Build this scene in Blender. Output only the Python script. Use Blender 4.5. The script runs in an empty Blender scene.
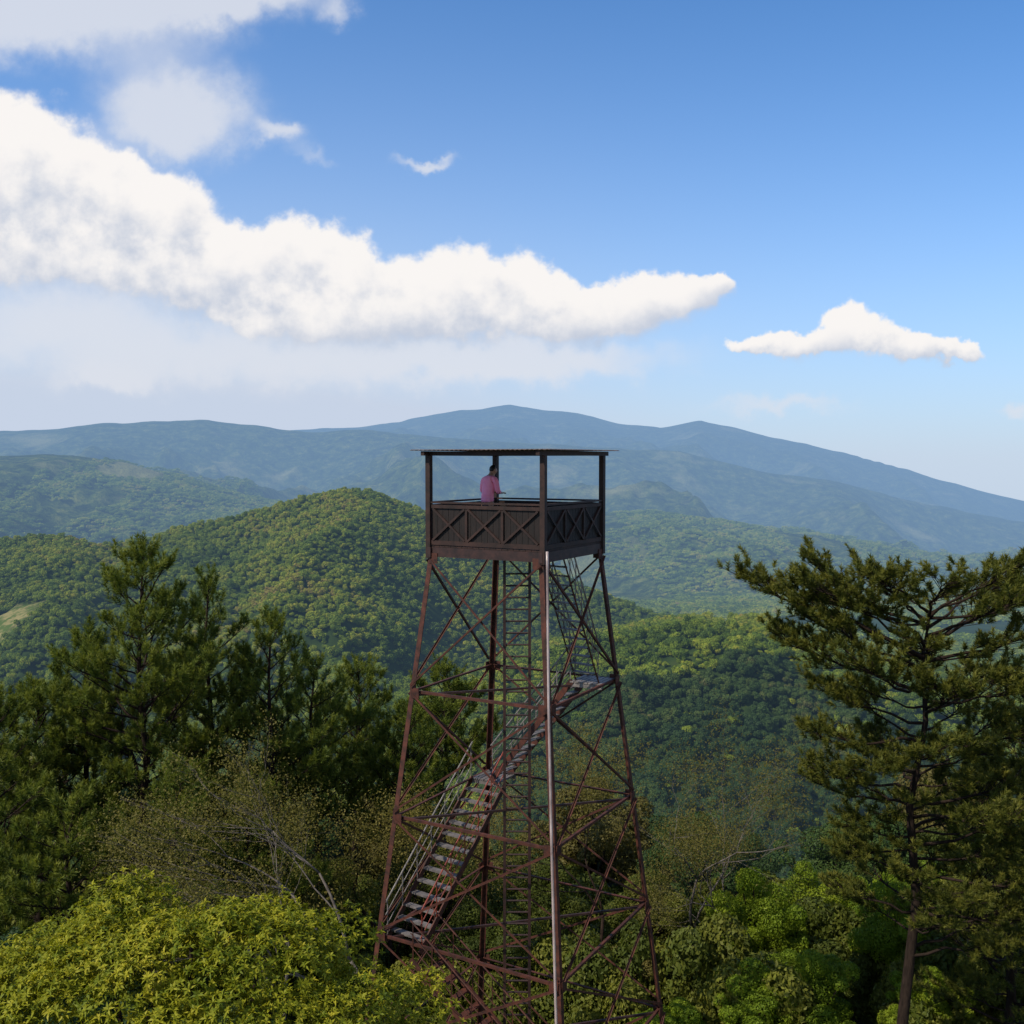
import bpy, math, random
import numpy as np
from mathutils import Vector, Matrix

scene = bpy.context.scene
scene.view_settings.view_transform = 'Standard'
scene.view_settings.look = 'None'
scene.view_settings.exposure = 0
COL = scene.collection

# ------------------------------------------------------------------ helpers
def link(o):
    COL.objects.link(o); return o

def empty(name, loc, label=None, cat=None, group=None):
    o = bpy.data.objects.new(name, None)
    o.location = loc
    o.empty_display_size = 0.3
    link(o)
    if label: o["label"] = label
    if cat: o["category"] = cat
    if group: o["group"] = group
    return o

def np_mesh(name, V, F, mat=None, tint=None, smooth=False):
    V = np.asarray(V, dtype=np.float32); F = np.asarray(F, dtype=np.int32)
    me = bpy.data.meshes.new(name)
    me.vertices.add(len(V)); me.vertices.foreach_set("co", V.ravel())
    m, k = F.shape
    me.loops.add(m * k); me.loops.foreach_set("vertex_index", F.ravel())
    me.polygons.add(m)
    me.polygons.foreach_set("loop_start", np.arange(0, m * k, k, dtype=np.int32))
    me.polygons.foreach_set("loop_total", np.full(m, k, dtype=np.int32))
    if smooth:
        me.polygons.foreach_set("use_smooth", np.ones(m, dtype=bool))
    me.update(calc_edges=True)
    if tint is not None:
        a = me.attributes.new("tint", 'FLOAT', 'POINT')
        a.data.foreach_set("value", np.asarray(tint, dtype=np.float32))
    if mat: me.materials.append(mat)
    return me

class Builder:
    def __init__(s): s.v = []; s.f = []
    def box(s, c, ax, ay, az):
        c = Vector(c); ax = Vector(ax); ay = Vector(ay); az = Vector(az)
        n = len(s.v)
        for sx in (-1, 1):
            for sy in (-1, 1):
                for sz in (-1, 1):
                    s.v.append(tuple(c + ax * sx + ay * sy + az * sz))
        for q in ((0,1,3,2),(4,6,7,5),(0,4,5,1),(2,3,7,6),(0,2,6,4),(1,5,7,3)):
            s.f.append([n + i for i in q])
    def beam(s, p, q, w, h, side=None):
        p = Vector(p); q = Vector(q); d = q - p; L = d.length; d.normalize()
        if side is None: side = Vector((0, 0, 1)) if abs(d.z) < 0.9 else Vector((0, 1, 0))
        a = d.cross(Vector(side)).normalized(); b = a.cross(d).normalized()
        s.box((p + q) / 2, d * L / 2, a * w / 2, b * h / 2)
    def angle(s, p, q, w, t, na, nb):
        p = Vector(p); q = Vector(q); d = q - p; L = d.length; d.normalize()
        na = Vector(na); na = (na - d * na.dot(d)).normalized()
        nb = Vector(nb); nb = (nb - d * nb.dot(d) ); nb = (nb - na * nb.dot(na)).normalized()
        m = (p + q) / 2
        s.box(m + na * w / 2 + nb * t / 2, d * L / 2, na * w / 2, nb * t / 2)
        s.box(m + na * t / 2 + nb * (t + w) / 2, d * L / 2, na * t / 2, nb * (w - t) / 2)
    def tube(s, pts, rad, n=6):
        pts = [Vector(p) for p in pts]
        base = len(s.v)
        for i, p in enumerate(pts):
            d = (pts[min(i + 1, len(pts) - 1)] - pts[max(i - 1, 0)]).normalized()
            u = Vector((0, 0, 1)) if abs(d.z) < 0.8 else Vector((1, 0, 0))
            a = d.cross(u).normalized(); b = d.cross(a).normalized()
            for k in range(n):
                t = 2 * math.pi * k / n
                s.v.append(tuple(p + (a * math.cos(t) + b * math.sin(t)) * rad[i]))
        for i in range(len(pts) - 1):
            for k in range(n):
                k2 = (k + 1) % n
                s.f.append([base + i * n + k, base + i * n + k2, base + (i + 1) * n + k2, base + (i + 1) * n + k])
        s.f.append([base + k for k in range(n)][::-1])
        s.f.append([base + (len(pts) - 1) * n + k for k in range(n)])
    def mesh(s, name, mat, smooth=False):
        me = bpy.data.meshes.new(name)
        me.from_pydata(s.v, [], s.f); me.update()
        if smooth:
            for p in me.polygons: p.use_smooth = True
        me.materials.append(mat)
        return me
    def obj(s, name, mat, parent=None, smooth=False):
        o = bpy.data.objects.new(name, s.mesh(name, mat, smooth))
        link(o)
        if parent is not None: attach(o, parent)
        return o

def wloc(o):
    v = Vector(o.location)
    while o.parent is not None:
        o = o.parent; v += Vector(o.location)
    return v
def attach(o, parent):
    o.parent = parent
    o.location = Vector((0,0,0)) - wloc(parent)

# ------------------------------------------------------------------ noise
_rt = np.random.RandomState(7).rand(256, 256)
def vnoise(x, y):
    xi = np.floor(x).astype(int); yi = np.floor(y).astype(int)
    fx = x - xi; fy = y - yi
    fx = fx * fx * fx * (fx * (fx * 6 - 15) + 10); fy = fy * fy * fy * (fy * (fy * 6 - 15) + 10)
    g = lambda a, b: _rt[a & 255, b & 255]
    return (g(xi, yi) * (1 - fx) + g(xi + 1, yi) * fx) * (1 - fy) + (g(xi, yi + 1) * (1 - fx) + g(xi + 1, yi + 1) * fx) * fy
def fbm(x, y, o=4):
    s = 0; a = 0.5; t = 0
    for i in range(o):
        s = s + a * vnoise(x + 13.7 * i, y + 5.1 * i); t += a; a *= 0.5; x = x * 2.03; y = y * 2.03
    return s / t
def ridged(x, y, o=4):
    s = 0; a = 0.5; t = 0
    for i in range(o):
        s = s + a * (1 - np.abs(2 * vnoise(x + 3.7 * i, y + 9.1 * i) - 1)); t += a; a *= 0.5; x = x * 2.1; y = y * 2.1
    return s / t

# ------------------------------------------------------------------ materials
def new_mat(name):
    m = bpy.data.materials.new(name); m.use_nodes = True
    nt = m.node_tree; nt.nodes.clear()
    out = nt.nodes.new('ShaderNodeOutputMaterial')
    return m, nt, out
def N(nt, t, **kw):
    n = nt.nodes.new(t)
    for k, v in kw.items(): setattr(n, k, v)
    return n
def math_n(nt, op, a, b=None, c=None, clamp=False):
    n = nt.nodes.new('ShaderNodeMath'); n.operation = op; n.use_clamp = clamp
    for i, v in enumerate((a, b, c)):
        if v is None: continue
        if isinstance(v, (int, float)): n.inputs[i].default_value = v
        else: nt.links.new(v, n.inputs[i])
    return n.outputs[0]
def ramp(nt, fac, stops):
    r = nt.nodes.new('ShaderNodeValToRGB')
    el = r.color_ramp.elements
    while len(el) < len(stops): el.new(0.5)
    for e, (p, c) in zip(el, stops):
        e.position = p; e.color = (*c, 1)
    nt.links.new(fac, r.inputs[0]); return r.outputs[0]
def noise_n(nt, vec, scale, detail=4, rough=0.55):
    n = nt.nodes.new('ShaderNodeTexNoise'); n.inputs['Scale'].default_value = scale
    n.inputs['Detail'].default_value = detail; n.inputs['Roughness'].default_value = rough
    if vec is not None: nt.links.new(vec, n.inputs['Vector'])
    return n.outputs['Fac']
def mixc(nt, fac, a, b, mode='MIX'):
    n = nt.nodes.new('ShaderNodeMix'); n.data_type = 'RGBA'; n.blend_type = mode
    for idx, v in ((0, fac), (6, a), (7, b)):
        if isinstance(v, (int, float)): n.inputs[idx].default_value = v
        elif isinstance(v, tuple): n.inputs[idx].default_value = (*v, 1)
        else: nt.links.new(v, n.inputs[idx])
    return n.outputs[2]

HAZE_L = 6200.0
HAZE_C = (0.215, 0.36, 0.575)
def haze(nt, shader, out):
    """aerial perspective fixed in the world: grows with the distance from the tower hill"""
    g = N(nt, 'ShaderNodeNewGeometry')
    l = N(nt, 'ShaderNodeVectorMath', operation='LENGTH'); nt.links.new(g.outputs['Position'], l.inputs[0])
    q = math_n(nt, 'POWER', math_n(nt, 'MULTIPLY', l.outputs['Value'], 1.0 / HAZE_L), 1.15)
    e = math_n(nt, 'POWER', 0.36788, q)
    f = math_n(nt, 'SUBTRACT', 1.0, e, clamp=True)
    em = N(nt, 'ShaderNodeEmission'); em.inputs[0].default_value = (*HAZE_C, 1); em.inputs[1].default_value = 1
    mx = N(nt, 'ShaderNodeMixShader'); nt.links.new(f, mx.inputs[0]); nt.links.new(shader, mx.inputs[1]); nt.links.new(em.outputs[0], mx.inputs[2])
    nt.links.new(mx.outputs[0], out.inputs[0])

def leaf_mat(name, stops, trans=0.3, hz=False, patch=0.0, rough=0.6, wt=0.5):
    m, nt, out = new_mat(name)
    at = N(nt, 'ShaderNodeAttribute'); at.attribute_name = 'tint'
    oi = N(nt, 'ShaderNodeObjectInfo')
    f = math_n(nt, 'ADD', math_n(nt, 'MULTIPLY', at.outputs['Fac'], wt), math_n(nt, 'MULTIPLY', oi.outputs['Random'], 1 - wt))
    g = N(nt, 'ShaderNodeNewGeometry')
    if patch:
        pn = noise_n(nt, g.outputs['Position'], patch, 3)
        f = math_n(nt, 'ADD', f, math_n(nt, 'MULTIPLY', math_n(nt, 'SUBTRACT', pn, 0.5), 1.6), clamp=True)
    c = ramp(nt, f, stops)
    d = N(nt, 'ShaderNodeBsdfPrincipled'); d.inputs['Roughness'].default_value = rough
    d.inputs['Specular IOR Level'].default_value = 0.2
    nt.links.new(c, d.inputs['Base Color'])
    t = N(nt, 'ShaderNodeBsdfTranslucent'); nt.links.new(mixc(nt, 0.5, c, (1.0, 1.0, 0.3), 'MULTIPLY'), t.inputs[0])
    mx = N(nt, 'ShaderNodeMixShader'); mx.inputs[0].default_value = trans
    nt.links.new(d.outputs[0], mx.inputs[1]); nt.links.new(t.outputs[0], mx.inputs[2])
    if hz: haze(nt, mx.outputs[0], out)
    else: nt.links.new(mx.outputs[0], out.inputs[0])
    return m

def solid_mat(name, c1, c2, scale=6, rough=0.7, metal=0.0, bump=0.2, stretch=None, spec=0.3):
    m, nt, out = new_mat(name)
    tc = N(nt, 'ShaderNodeNewGeometry'); vec = tc.outputs['Position']
    if stretch:
        mp = N(nt, 'ShaderNodeMapping'); mp.inputs['Scale'].default_value = stretch
        nt.links.new(vec, mp.inputs[0]); vec = mp.outputs[0]
    n = noise_n(nt, vec, scale, 6, 0.65)
    c = ramp(nt, n, [(0.35, c1), (0.65, c2)])
    b = N(nt, 'ShaderNodeBsdfPrincipled'); b.inputs['Roughness'].default_value = rough; b.inputs['Metallic'].default_value = metal
    b.inputs['Specular IOR Level'].default_value = spec
    nt.links.new(c, b.inputs['Base Color'])
    bp = N(nt, 'ShaderNodeBump'); bp.inputs['Strength'].default_value = bump; bp.inputs['Distance'].default_value = 0.02
    nt.links.new(n, bp.inputs['Height']); nt.links.new(bp.outputs[0], b.inputs['Normal'])
    nt.links.new(b.outputs[0], out.inputs[0])
    return m

M_steel = solid_mat("rusty_red_steel", (0.022, 0.009, 0.006), (0.088, 0.025, 0.014), 5, 0.7)
M_steel_red = solid_mat("red_painted_steel", (0.13, 0.020, 0.012), (0.22, 0.04, 0.022), 5, 0.5)
M_grey = solid_mat("galvanised_steel", (0.10, 0.088, 0.080), (0.22, 0.19, 0.175), 8, 0.5)
M_tread = solid_mat("worn_stair_steel", (0.07, 0.060, 0.055), (0.16, 0.14, 0.13), 8, 0.55)
M_pipe = solid_mat("grey_pipe", (0.16, 0.11, 0.10), (0.42, 0.34, 0.32), 3, 0.35, stretch=(1, 1, 0.4), spec=.6)
M_darkst = solid_mat("dark_steel", (0.018, 0.010, 0.009), (0.045, 0.02, 0.016), 6, 0.6)
M_wood = solid_mat("dark_brown_wood", (0.006, 0.004, 0.003), (0.016, 0.009, 0.007), 4, 0.7, stretch=(6, 6, 1))
M_wood2 = solid_mat("dark_brown_wood_trim", (0.015, 0.008, 0.006), (0.040, 0.018, 0.013), 4, 0.7)
M_roof = solid_mat("weathered_roof_sheet", (0.09, 0.06, 0.05), (0.18, 0.13, 0.11), 4, 0.7)
M_bark = solid_mat("pine_bark", (0.012, 0.008, 0.006), (0.034, 0.022, 0.016), 5, 0.9, bump=0.8, stretch=(3, 3, 0.8), spec=.1)
M_bark_grey = solid_mat("grey_bark", (0.06, 0.048, 0.040), (0.15, 0.125, 0.105), 5, 0.9, bump=0.5)
M_needle = leaf_mat("pine_needles", [(0.0, (0.024, 0.042, 0.008)), (0.4, (0.080, 0.112, 0.015)), (1.0, (0.25, 0.26, 0.035))], 0.4, wt=.85)
M_needle_r = leaf_mat("pine_needles_olive", [(0.0, (0.030, 0.040, 0.008)), (0.45, (0.080, 0.092, 0.014)), (1.0, (0.20, 0.185, 0.028))], 0.4, wt=.9)
M_mango = leaf_mat("yellow_green_leaves", [(0.0, (0.05, 0.085, 0.005)), (0.35, (0.14, 0.17, 0.008)), (0.7, (0.29, 0.28, 0.014)), (1.0, (0.42, 0.36, 0.03))], 0.35, wt=.95)
M_olive = leaf_mat("olive_leaves", [(0.0, (0.08, 0.07, 0.015)), (0.6, (0.15, 0.13, 0.025)), (1.0, (0.21, 0.16, 0.04))], 0.4)
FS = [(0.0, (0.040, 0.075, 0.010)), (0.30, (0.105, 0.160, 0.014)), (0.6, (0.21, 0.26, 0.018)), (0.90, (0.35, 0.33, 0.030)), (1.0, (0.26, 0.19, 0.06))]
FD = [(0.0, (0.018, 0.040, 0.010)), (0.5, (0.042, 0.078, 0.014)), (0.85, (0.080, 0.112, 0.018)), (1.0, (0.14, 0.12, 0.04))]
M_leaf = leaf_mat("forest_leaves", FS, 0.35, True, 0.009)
M_leaf_d = leaf_mat("shaded_valley_leaves", FD, 0.25, True, 0.009)  # cloud shade on the valley slope put into the colour; dark trees share it
M_under = leaf_mat("undergrowth_leaves", [(0.0, (0.030, 0.046, 0.008)), (0.5, (0.085, 0.105, 0.014)), (0.8, (0.16, 0.16, 0.022)), (1.0, (0.22, 0.23, 0.03))], 0.35)
M_bright = leaf_mat("bright_green_leaves", [(0.0, (0.08, 0.14, 0.01)), (0.5, (0.19, 0.26, 0.015)), (1.0, (0.34, 0.38, 0.03))], 0.45, wt=.7)
M_brown = leaf_mat("brownish_leaves", [(0.0, (0.06, 0.055, 0.013)), (1.0, (0.17, 0.14, 0.035))], 0.35)

def spot(nt, pos, cx, cy, rx, ry):
    """soft field patch fixed at a place on the hillside"""
    v = N(nt, 'ShaderNodeVectorMath', operation='MULTIPLY_ADD'); nt.links.new(pos, v.inputs[0])
    v.inputs[1].default_value = (1 / rx, 1 / ry, 0); v.inputs[2].default_value = (-cx / rx, -cy / ry, 0)
    l = N(nt, 'ShaderNodeVectorMath', operation='LENGTH'); nt.links.new(v.outputs[0], l.inputs[0])
    n = noise_n(nt, pos, 3.0 / rx, 4, .6)
    s = math_n(nt, 'ADD', l.outputs['Value'], math_n(nt, 'MULTIPLY', n, 1.4))
    m = N(nt, 'ShaderNodeMapRange'); m.inputs['From Min'].default_value = 1.65; m.inputs['From Max'].default_value = 1.3
    nt.links.new(s, m.inputs['Value']); return m.outputs[0]
def ground_mat():
    m, nt, out = new_mat("forest_floor")
    g = N(nt, 'ShaderNodeNewGeometry')
    n2 = noise_n(nt, g.outputs['Position'], 0.05, 6, 0.7)
    c = ramp(nt, n2, [(0.35, (0.014, 0.026, 0.008)), (0.6, (0.030, 0.048, 0.012)), (0.75, (0.05, 0.06, 0.02))])
    f = ramp(nt, noise_n(nt, g.outputs['Position'], 0.09, 4, .7), [(0.42, (0.06, 0.09, 0.02)), (0.56, (0.20, 0.17, 0.07))])
    c = mixc(nt, spot(nt, g.outputs['Position'], -362, 722, 32, 36), c, f)
    b = N(nt, 'ShaderNodeBsdfPrincipled'); b.inputs['Roughness'].default_value = 1; b.inputs['Specular IOR Level'].default_value = 0
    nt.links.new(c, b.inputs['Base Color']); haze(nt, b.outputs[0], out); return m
def mountain_mat():
    m, nt, out = new_mat("distant_forest_slopes")
    g = N(nt, 'ShaderNodeNewGeometry')
    n1 = noise_n(nt, g.outputs['Position'], 0.0022, 8, 0.62)
    n2 = noise_n(nt, g.outputs['Position'], 0.016, 6, 0.78)
    c = ramp(nt, n2, [(0.38, (0.010, 0.022, 0.008)), (0.52, (0.060, 0.090, 0.016)), (0.66, (0.19, 0.20, 0.04))])
    c = mixc(nt, ramp(nt, n1, [(0.55, (0, 0, 0)), (0.68, (0.75, 0.75, 0.75))]), c, (0.32, 0.30, 0.12))
    c = mixc(nt, math_n(nt, 'MULTIPLY', spot(nt, g.outputs['Position'], -1290, 3480, 130, 230), .6), c, (0.30, 0.28, 0.12))
    b = N(nt, 'ShaderNodeBsdfPrincipled'); b.inputs['Roughness'].default_value = 1; b.inputs['Specular IOR Level'].default_value = 0
    nt.links.new(c, b.inputs['Base Color'])
    bp = N(nt, 'ShaderNodeBump'); bp.inputs['Strength'].default_value = 1.0; bp.inputs['Distance'].default_value = 40
    nt.links.new(n2, bp.inputs['Height']); nt.links.new(bp.outputs[0], b.inputs['Normal'])
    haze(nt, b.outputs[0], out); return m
M_ground = ground_mat(); M_mount = mountain_mat()

# ------------------------------------------------------------------ terrain
EYE = 460.0
RIDGES = [
    (10500, 0, 0.20, 0.2, 560, 2000, [(-300,450),(0,437),(100,431),(200,430),(300,431),(400,423),(440,413),(510,404),(560,410),(620,424),(660,427),(700,420),(760,434),(830,450),(900,468),(960,485),(1024,500),(1300,540)]),
    (7200, 0, 0.17, 0.2, 440, 1250, [(-300,445),(0,431),(60,429),(100,424),(210,419),(260,426),(310,433),(370,430),(400,433),(500,441),(600,447),(680,450),(760,470),(840,482),(900,497),(1024,522),(1300,560)]),
    (3600, 8, 0.17, 0.14, 190, 600, [(-300,440),(0,452),(80,454),(130,460),(180,474),(240,492),(330,512),(450,518),(600,511),(660,512),(720,518),(800,533),(900,548),(1024,560),(1300,590)]),
    (980, 6, 0.27, 0.22, 66, 230, [(-300,560),(0,535),(60,532),(100,541),(140,538),(200,520),(260,507),(300,496),(345,486),(380,492),(420,508),(470,532),(540,562),(600,590),(650,610),(740,632),(850,650),(1024,670),(1300,720)]),
    (520, 7, 0.20, 0.2, 30, 120, [(-300,730),(0,740),(300,730),(400,700),(500,662),(560,640),(620,628),(700,615),(760,622),(820,640),(870,660),(950,685),(1024,700),(1300,740)]),
]
def terrain(x, y):
    yy = np.maximum(y, 1.0)
    px = 512 + 1024 * x / yy
    z = np.full_like(x, -1e9)
    for i, (D, can, sf, sb, amp, lam, pts) in enumerate(RIDGES):
        cx = [p[0] for p in pts]; cy = [p[1] for p in pts]
        jag = (fbm(px / 45.0 + 17 * i, px * 0 + 3.3 * i, 4) - 0.5) * (5 if D > 5000 else 7)
        cp = np.interp(px, cx, cy) + jag
        Dv = D * (1 + 0.16 * (fbm(px / 260.0 + 9 * i, px * 0 + 1.7, 2) - 0.5))
        crest = -(cp - EYE) / 1024 * Dv - can
        dy = y - Dv
        zi = crest - np.where(dy < 0, -dy * sf, dy * sb)
        w = np.clip(np.abs(dy) / (amp * 3.0), 0, 1)
        zi = zi + w * amp * (ridged(x / lam + 5 * i, y / (lam * 1.6) + 2 * i, 5) - 0.64) * 1.6
        z = np.maximum(z, zi)
    z = np.maximum(z, -0.085 * np.clip(y, 0, 20000) - 128 + 14 * fbm(x / 90, y / 90, 3))
    d = np.maximum(y - 30, 0)
    near = -18.5 - 0.46 * d * d / (d + 8) - 0.0006 * x * x * (y > -1e9) + 3.0 * (fbm(x / 22 + 4, y / 22, 3) - 0.5) * np.clip(np.abs(y - 20) / 20, 0.15, 1)
    near = np.where(y < 420, near, -1e9)
    return np.maximum(z * 1.0 + np.where(y < 60, -1e6, 0), near)

NX, NY = 620, 760
t = np.linspace(-0.95, 0.95, NX)
g = np.geomspace(70, 16000, NY)
G, T = np.meshgrid(g, t, indexing='ij')
Yg = G - 120; Xg = T * G
Zg = terrain(Xg, Yg)
def band(name, r0, r1, mat, label):
    X = Xg[r0:r1]; Y = Yg[r0:r1]; Z = Zg[r0:r1]
    V = np.stack([X.ravel(), Y.ravel(), Z.ravel()], 1)
    n = r1 - r0
    idx = np.arange(n * NX).reshape(n, NX)
    F = np.stack([idx[:-1, :-1].ravel(), idx[:-1, 1:].ravel(), idx[1:, 1:].ravel(), idx[1:, :-1].ravel()], 1)
    o = link(bpy.data.objects.new(name, np_mesh(name, V, F, mat, smooth=True)))
    o["kind"] = "structure"; o["label"] = label
    return o
r_a = int(np.searchsorted(g, 120 + 700)); r_b = int(np.searchsorted(g, 120 + 1700))
r_c = int(np.searchsorted(g, 120 + 5200))
band("ground", 0, r_a + 1, M_ground, "forest floor of the tower hill and the valley")
band("hills", r_a, r_b + 1, M_ground, "green forested hill with a rounded summit")
band("forested_ridge", r_b, r_c + 1, M_mount, "hazy forested ridge with pale clearings")
band("mountains", r_c, NY, M_mount, "blue hazy mountain range on the horizon")

# ------------------------------------------------------------------ foliage
def rdir(rng, n):
    v = rng.normal(size=(n, 3)); return v / np.linalg.norm(v, axis=1)[:, None]
def nrm(v): return v / np.maximum(np.linalg.norm(v, axis=1), 1e-9)[:, None]

def quads(P, Nn, size, rng, aspect=1.0):
    n = len(P)
    a = nrm(np.cross(Nn, rdir(rng, n))); b = np.cross(Nn, a)
    s = (size * (0.6 + 0.8 * rng.rand(n)))[:, None]
    V = np.stack([P - a * s, P + b * s * 0.55 * aspect, P + a * s, P - b * s * 0.55 * aspect], 1).reshape(-1, 3)
    F = np.arange(n * 4).reshape(n, 4)
    return V, F
def lobes_leaves(rng, lobes, n, size, bottom=-0.5):
    C = np.array([l[0] for l in lobes]); R = np.array([l[1] for l in lobes])
    k = rng.choice(len(lobes), n, p=R ** 2 / np.sum(R ** 2))
    d = rdir(rng, n)
    flip = (d[:, 2] < bottom); d[flip, 2] *= -1
    r = R[k] * (0.72 + 0.38 * rng.rand(n) ** 0.7)
    P = C[k] + d * r[:, None] * np.array([1, 1, 0.85])
    dist = np.linalg.norm((P[:, None, :] - C[None]) / np.array([1, 1, 0.85]), axis=2) / R[None]
    dist[np.arange(n), k] = 9
    keep = dist.min(1) > 0.78
    P = P[keep]; d = d[keep]
    V, F = quads(P, nrm(d + 0.75 * rdir(rng, len(P))), size, rng)
    cl = rng.rand(len(lobes)) * 0.5
    tint = np.repeat(np.clip(cl[k[keep]] + 0.55 * rng.rand(len(P)), 0, 1), 4)
    return V, F, tint
def make_lobes(rng, n, spread, r0, r1, zs=0.6):
    L = [(np.array([0, 0, 0.0]), r1)]
    for i in range(n):
        a = rng.rand() * 2 * math.pi; q = spread * (0.45 + 0.55 * rng.rand())
        L.append((np.array([q * math.cos(a), q * math.sin(a), (rng.rand() - 0.35) * zs]), r0 + (r1 - r0) * rng.rand()))
    return L

def sources(nm, cnt, seed, nl_, spread, r0, r1, zs, nq, size, mat):
    L = []
    for s in range(cnt):
        rng = np.random.RandomState(seed + s)
        lb = make_lobes(rng, nl_, spread, r0, r1, zs)
        V, F, tint = lobes_leaves(rng, lb, nq, size)
        L.append(bpy.data.objects.new(nm, np_mesh(nm, V, F, mat, tint)))
    return L
src_far = sources("forest_crown_shape", 5, 100, 9, .65, .28, .5, .55, 1100, .12, M_leaf)
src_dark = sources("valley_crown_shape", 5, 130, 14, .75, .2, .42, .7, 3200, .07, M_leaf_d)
src_small = sources("forest_clump_shape", 3, 200, 8, .75, .25, .45, .4, 420, .17, M_leaf)
src_under = sources("shrub_shape", 5, 230, 16, .75, .14, .38, .7, 9500, .032, M_under)

def scatter(name, P, S, sources, seed, label):
    rng = np.random.RandomState(seed)
    me = bpy.data.meshes.new(name)
    me.vertices.add(len(P)); me.vertices.foreach_set("co", P.astype(np.float32).ravel())
    a = me.attributes.new("scl", 'FLOAT_VECTOR', 'POINT'); a.data.foreach_set("vector", S.astype(np.float32).ravel())
    rot = np.zeros((len(P), 3), np.float32); rot[:, 2] = rng.rand(len(P)) * 6.283; rot[:, :2] = (rng.rand(len(P), 2) - 0.5) * 0.4
    a = me.attributes.new("rot", 'FLOAT_VECTOR', 'POINT'); a.data.foreach_set("vector", rot.ravel())
    a = me.attributes.new("idx", 'INT', 'POINT'); a.data.foreach_set("value", rng.randint(0, len(sources), len(P)).astype(np.int32))
    ob = link(bpy.data.objects.new(name, me)); ob["kind"] = "stuff"; ob["label"] = label; ob["category"] = "forest"
    nt = bpy.data.node_groups.new(name + "_nodes", 'GeometryNodeTree')
    nt.interface.new_socket(name="Geometry", in_out='INPUT', socket_type='NodeSocketGeometry')
    nt.interface.new_socket(name="Geometry", in_out='OUTPUT', socket_type='NodeSocketGeometry')
    gi = nt.nodes.new('NodeGroupInput'); go = nt.nodes.new('NodeGroupOutput')
    iop = nt.nodes.new('GeometryNodeInstanceOnPoints')
    g2i = nt.nodes.new('GeometryNodeGeometryToInstance')
    for s in reversed(sources):
        oi = nt.nodes.new('GeometryNodeObjectInfo'); oi.inputs['Object'].default_value = s
        nt.links.new(oi.outputs['Geometry'], g2i.inputs[0])
    nt.links.new(gi.outputs[0], iop.inputs['Points']); nt.links.new(g2i.outputs[0], iop.inputs['Instance'])
    iop.inputs['Pick Instance'].default_value = True
    for nm, ty, sk in (("scl", 'FLOAT_VECTOR', 'Scale'), ("rot", 'FLOAT_VECTOR', 'Rotation'), ("idx", 'INT', 'Instance Index')):
        na = nt.nodes.new('GeometryNodeInputNamedAttribute'); na.data_type = ty; na.inputs['Name'].default_value = nm
        nt.links.new(na.outputs[0], iop.inputs[sk])
    nt.links.new(iop.outputs[0], go.inputs[0])
    md = ob.modifiers.new("scatter", 'NODES'); md.node_group = nt
    return ob

def forest_points(seed, y0, y1, area_per, amin, amax):
    rng = np.random.RandomState(seed)
    A = (amax - amin) * (y1 ** 2 - y0 ** 2) / 2
    n = int(A / area_per)
    y = np.sqrt(y0 ** 2 + rng.rand(n) * (y1 ** 2 - y0 ** 2)); a = amin + (amax - amin) * rng.rand(n)
    x = a * y
    return rng, x, y
rng, x, y = forest_points(1, 100, 1250, 13, -0.58, 0.58)
z = terrain(x, y)
r = 1.6 + 2.7 * rng.rand(len(x)) ** 2.0
S = np.stack([r, r, r * (0.9 + 0.5 * rng.rand(len(x)))], 1)
k = (((x + 362) / 27) ** 2 + ((y - 722) / 30) ** 2) > .8 + .6 * rng.rand(len(x))
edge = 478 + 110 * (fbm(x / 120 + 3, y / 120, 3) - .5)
cloud_shade = (y < edge) & (rng.rand(len(x)) > .06) & (x > -0.02 * y)  # part of the slope that gets the leaf colour with cloud shade in it
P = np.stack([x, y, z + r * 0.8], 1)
scatter("hillside_forest", P[k & ~cloud_shade], S[k & ~cloud_shade], src_far, 5, "dense green broadleaf forest covering the hills and valley")
scatter("valley_forest", P[k & cloud_shade], S[k & cloud_shade] * 1.15, src_dark, 8, "dense forest on the valley slope, cloud shade put into its leaf colour")
rng, x, y = forest_points(2, 1250, 4300, 170, -0.6, 0.6)
z = terrain(x, y)
r = 6 + 6 * rng.rand(len(x)); S = np.stack([r, r, r * 0.8], 1)
clear = fbm(x / 260, y / 500 + 50, 4); k = (clear < 0.60) & ((((x + 1290) / 110) ** 2 + ((y - 3480) / 190) ** 2) > .5 + rng.rand(len(x)))
scatter("ridge_forest", np.stack([x, y, z + r * 0.3], 1)[k], S[k], src_small, 6, "hazy forest covering the further ridge")
rng, x, y = forest_points(3, 27, 104, 3.0, -0.66, 0.66)
z = terrain(x, y)
r = 1.0 + 1.5 * rng.rand(len(x)) ** 1.6 + 0.012 * (y - 27); S = np.stack([r, r, r * (0.8 + 0.8 * rng.rand(len(x)))], 1)
scatter("undergrowth", np.stack([x, y, z + r * 0.6], 1), S, src_under, 7, "thick leafy undergrowth and shrubs below the trees")

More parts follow.
